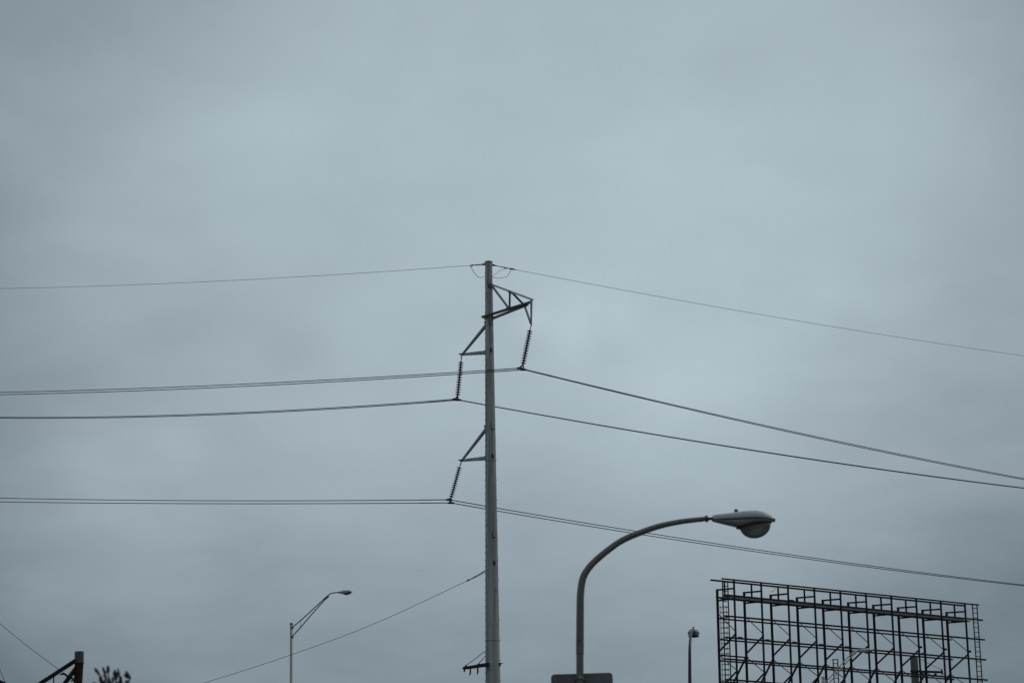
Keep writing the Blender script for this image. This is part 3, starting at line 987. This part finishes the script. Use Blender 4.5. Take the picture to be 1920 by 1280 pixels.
def ladder(o0, o1, z0, z1, Dd, cage=False):
    ld = MB().beam(o0 + Vector((0, 0, z0)), o0 + Vector((0, 0, z1)), 0.05, 0.04, U).build('ladder', M_FRAME, bb)
    for o in (o0, o1):
        MB().beam(o + Vector((0, 0, z0)), o + Vector((0, 0, z1)), 0.052, 0.042, U).build('ladder_rail', M_FRAME, ld)
    n = int((z1 - z0) / 0.272)
    me = MB().beam(o0, o1, 0.03, 0.035).mesh('rung', Vector((0, 0, 0)), M_FRAME)
    for i in range(n):
        z = z1 - 0.2 - i * 0.272
        place('rung', me, ld, Matrix.Translation((0, 0, z)))
    if cage:
        hoop = [o0, o0 + NRM * -.25 - U * .04, lerp(o0, o1, .3) - NRM * .38, lerp(o0, o1, .7) - NRM * .38, o1 - NRM * .25 + U * .04, o1]
        me2 = MB().tube(hoop, 0.012, 5).mesh('cage_hoop', Vector((0, 0, 0)), M_FRAME)
        for i in range(n // 1):
            z = z1 - 1.28 - i * 0.272
            if z > z0:
                place('cage_hoop', me2, ld, Matrix.Translation((0, 0, z)))
        for q in hoop[1:5]:
            MB().tube([q + Vector((0, 0, z0)), q + Vector((0, 0, z1 - 1.2))], 0.009, 5).build('cage_bar', M_ROD, ld)
    return ld


def flat(k, Dd):
    q = at(k, Dd, 0)
    return q


ladder(flat(-0.40, -0.06), flat(-0.205, -0.06), 0.5, fz(1091, 1362), 0, True)
ladder(flat(9.30, 0.03), flat(9.49, 0.03), 0.5, z_top, 0)
lq = P(1562, 1236, 112.5)
lq2 = P(1570.5, 1236.3, 112.7)
ladder(Vector((lq.x, lq.y, 0)), Vector((lq2.x, lq2.y, 0)), 3.0, lq.z, 0)
MB().beam(P(1559.5, 1236, 112.6), P(1572, 1235.4, 112.6), 0.05, 0.05).build('ladder_head', M_FRAME, bb)

# ------------------------------------------------------------------ pole behind the billboard
UY = 128.0
ut = P(1713.5, 1231.5, UY)
up_ = thing('utility_pole', Vector((ut.x, ut.y, 0)), 'flat topped grey utility pole with a side arm behind the billboard frame', 'utility pole')
wz = 1.0 / (UY * 0.955 + 13 * 0.296) 
pr = 14.2 / 2 / FPX / wz
MB().tube([Vector((ut.x, ut.y, 0)), ut], [pr * 1.5, pr], 20).build('shaft', M_UTIL, up_, None, True)
MB().beam(P(1707, 1257.5, UY - pr - .05), P(1767, 1259.3, UY - pr - .05), 0.12, 0.13).build('side_arm', M_FRAME, up_)
MB().tube([P(1722, 1233, UY - pr), P(1766, 1255.5, UY - pr - .03)], 0.016, 6).build('stay_rod', M_HARD, up_)
MB().beam(P(1765.5, 1253.5, UY - pr), P(1767.5, 1264, UY - pr), 0.09, 0.09).build('end_pin', M_HARD, up_)
for (a, b2) in (((1725.5, 1252), (1730.8, 1265.5)), ((1752.5, 1259), (1754.8, 1266.5))):
    p0, p1 = P(*a, UY - pr - .05), P(*b2, UY - pr - .05)
    MB().tube([p0, lerp(p0, p1, .4), lerp(p0, p1, .55), p1], [0.02, 0.045, 0.12, 0.02], 8).build('hanging_pin', M_HARD, up_)

# ------------------------------------------------------------------ rusty mast at the left edge
RY = 46.0
mt_ = P(148.6, 1221, RY)
mp = P(148, 1300, RY)
mast = thing('rusty_mast', Vector((mp.x, mp.y, 0)), 'rusty steel mast with a zinc collar and raking struts at the lower left', 'mast')
rr = 0.1
MB().tube([Vector((mp.x, mp.y, 0)), P(148.3, 1244, RY)], [rr * 1.02, rr * 1.0], 20).build('shaft', M_RUST, mast, None, True)
tp_c = P(148.5, 1242.5, RY)
MB().tube([tp_c, mt_], [rr * 1.06, rr * 1.06], 20).build('collar', M_COLLAR, mast, None, True)
MB().lathe([(rr * 1.0, -0.012), (rr * 1.09, -0.008), (rr * 1.09, 0.008), (rr * 1.0, 0.012)], 20, Matrix.Translation(P(148.4, 1243.3, RY))).build('collar_band', M_RUSTDK, mast)
s0, s1_ = P(144, 1236, RY), P(74, 1281.5, RY - 0.6)
MB().beam(s0, s0 + (s1_ - s0) * 3.2, 0.075, 0.085).build('raking_strut', M_RUSTDK, mast)
s0, s1_ = P(146, 1247, RY + .05), P(121, 1281, RY - 0.3)
MB().beam(s0, s0 + (s1_ - s0) * 4, 0.075, 0.075).build('raking_strut', M_RUSTDK, mast)
MB().beam(P(100.6, 1265, RY - .3), P(100.2, 1300, RY - .3), 0.022, 0.03).build('hanging_bar', M_RUSTDK, mast)
hk = [(112.5, 1263.8), (118.5, 1262), (121, 1262.6), (128, 1268), (136, 1271.5), (142, 1276.5)]
MB().tube([P(x, y, RY - .25) for x, y in hk], [0.014, 0.03, 0.024, 0.024, 0.026, 0.02], 7).build('cable_hook', M_RUSTDK, mast)
MB().tube([P(117.5, 1260.2, RY - .25), P(121, 1263, RY - .25)], 0.018, 6).build('hook_end', M_RUSTDK, mast)
MB().tube([P(132, 1276, RY - .25), P(142, 1275, RY - .2)], 0.016, 6).build('hook_end', M_RUSTDK, mast)
a, b = P(110.5, 1254.5, RY - .3), P(0, 1165, RY + 6)
o = MB().tube([lerp(a, b, i / 12) - Vector((0, 0, 0.05 * math.sin(math.pi * i / 18))) for i in range(19)], 0.0075, 6).build('stay_wire', M_THIN, None, a)
tag(o, 'thin stay wire rising left from the strut of the rusty mast', 'wire', 'stay wires at the left edge')
a, b = P(-2, 1250, RY + 2), P(10.5, 1281, RY + 2)
o = MB().tube([lerp(a, b, -1), a, lerp(a, b, .5), b, lerp(a, b, 4)], 0.007, 6).build('stay_wire', M_THIN, None, b)
tag(o, 'short steep stay wire cutting the lower left corner', 'wire', 'stay wires at the left edge')
sb = P(-30, 1262, RY - 1)
sm = MB()
s0, s1_ = P(-20, 1268, RY - 1), P(9, 1281, RY - 1)
cs = thing('steel_strut', Vector(s0), 'dark steel strut tip in the extreme lower left corner', 'strut')
MB().beam(s0, s0 + (s1_ - s0) * 6, 0.07, 0.07).build('beam', M_RUSTDK, cs)
MB().beam(s0, Vector((s0.x - 0.05, s0.y, 0)), 0.1, 0.1).build('post', M_RUSTDK, cs)

# ------------------------------------------------------------------ young tree with dried seed heads
TRY = 18.5
tb_ = P(213, 1345, TRY)
tree = thing('small_tree', Vector((tb_.x, tb_.y, 0)), 'dark bare sapling top with dried seed clusters beside the rusty mast', 'tree')
MB().tube([Vector((tb_.x + .04, tb_.y, 0)), Vector((tb_.x - .03, tb_.y, tb_.z * .5)), tb_], [0.05, 0.04, 0.025], 10).build('trunk', M_BARK, tree)
clumps = [  # foot, tip, width (px), depth shift
    ((186.5, 1265), (177.8, 1252), 5.5, 0.0), ((197, 1263), (193.5, 1251.5), 5, -.05), ((202.5, 1262), (202.3, 1247), 5.5, .05),
    ((191, 1284), (188.5, 1267), 7.5, .02), ((199, 1268), (195, 1265), 4, 0), ((207.5, 1285), (204.5, 1271), 5.5, -.08),
    ((217.5, 1273), (215.2, 1256), 9, .1), ((224, 1268), (221, 1253), 4, .15), ((228.5, 1282), (225.5, 1272), 6, .1),
    ((243, 1271), (236.5, 1257), 5.0, -.1), ((244.5, 1270), (233, 1264.5), 5.5, -.1), ((240, 1279), (236, 1275.5), 5, -.1),
    ((182, 1285), (175, 1279), 5, 0), ((199, 1292), (196, 1276), 6, .1), ((221, 1290), (219, 1278), 7, 0), ((194, 1287), (197, 1274), 6.5, 0), ((211, 1284), (212, 1270), 5, .05), ((225, 1284), (227, 1268), 5, .1), ((236, 1295), (233, 1282), 7, .05)]
for (f0, f1, wp, dz) in clumps:
    p0, p1 = P(*f0, TRY + dz), P(*f1, TRY + dz)
    ax = p1 - p0
    ln = ax.length
    ax.normalize()
    m = MB()
    w = wp / FPX * 18.6 / 2 * 1.15
    n = int(100 * wp / 6)
    for i in range(n):
        u_ = random.random()
        env = math.sin(math.pi * min(1, 0.12 + u_ * 0.86)) ** 0.7
        an = random.uniform(0, 2 * math.pi)
        side = ax.orthogonal().normalized()
        side = Quaternion(ax, an) @ side
        c = p0 + ax * ln * u_ + side * w * env * random.uniform(.1, .8)
        dirv = (ax * random.uniform(.5, 1) + side * random.uniform(.2, .8)).normalized()
        l_ = random.uniform(.014, .030)
        q = dirv.cross(ax + Vector((random.uniform(-1, 1), random.uniform(-1, 1), random.uniform(-1, 1)))).normalized() * l_ * .34
        r_ = dirv.cross(q).normalized() * l_ * .1
        b_ = len(m.v)
        m.v += [c - dirv * l_ * .5, c + q, c + dirv * l_ * .5, c - q, c + r_]
        m.f += [(b_, b_ + 1, b_ + 4), (b_ + 1, b_ + 2, b_ + 4), (b_ + 2, b_ + 3, b_ + 4), (b_ + 3, b_, b_ + 4), (b_ + 3, b_ + 2, b_ + 1, b_)]
    m.tube([p0 - ax * .01, p0 + ax * ln * .9], [0.004, 0.002], 5)
    m.build('seed_cluster', M_SEED, tree)
    j = lerp(p0, tb_, .4) + Vector((random.uniform(-.02, .02), 0, -.05))
    MB().tube(smooth_path([tb_ - Vector((0, 0, .05)), j, p0], 4), [0.009] * 4 + [0.007] * 4 + [0.0045], 6).build('twig', M_BARK, tree)
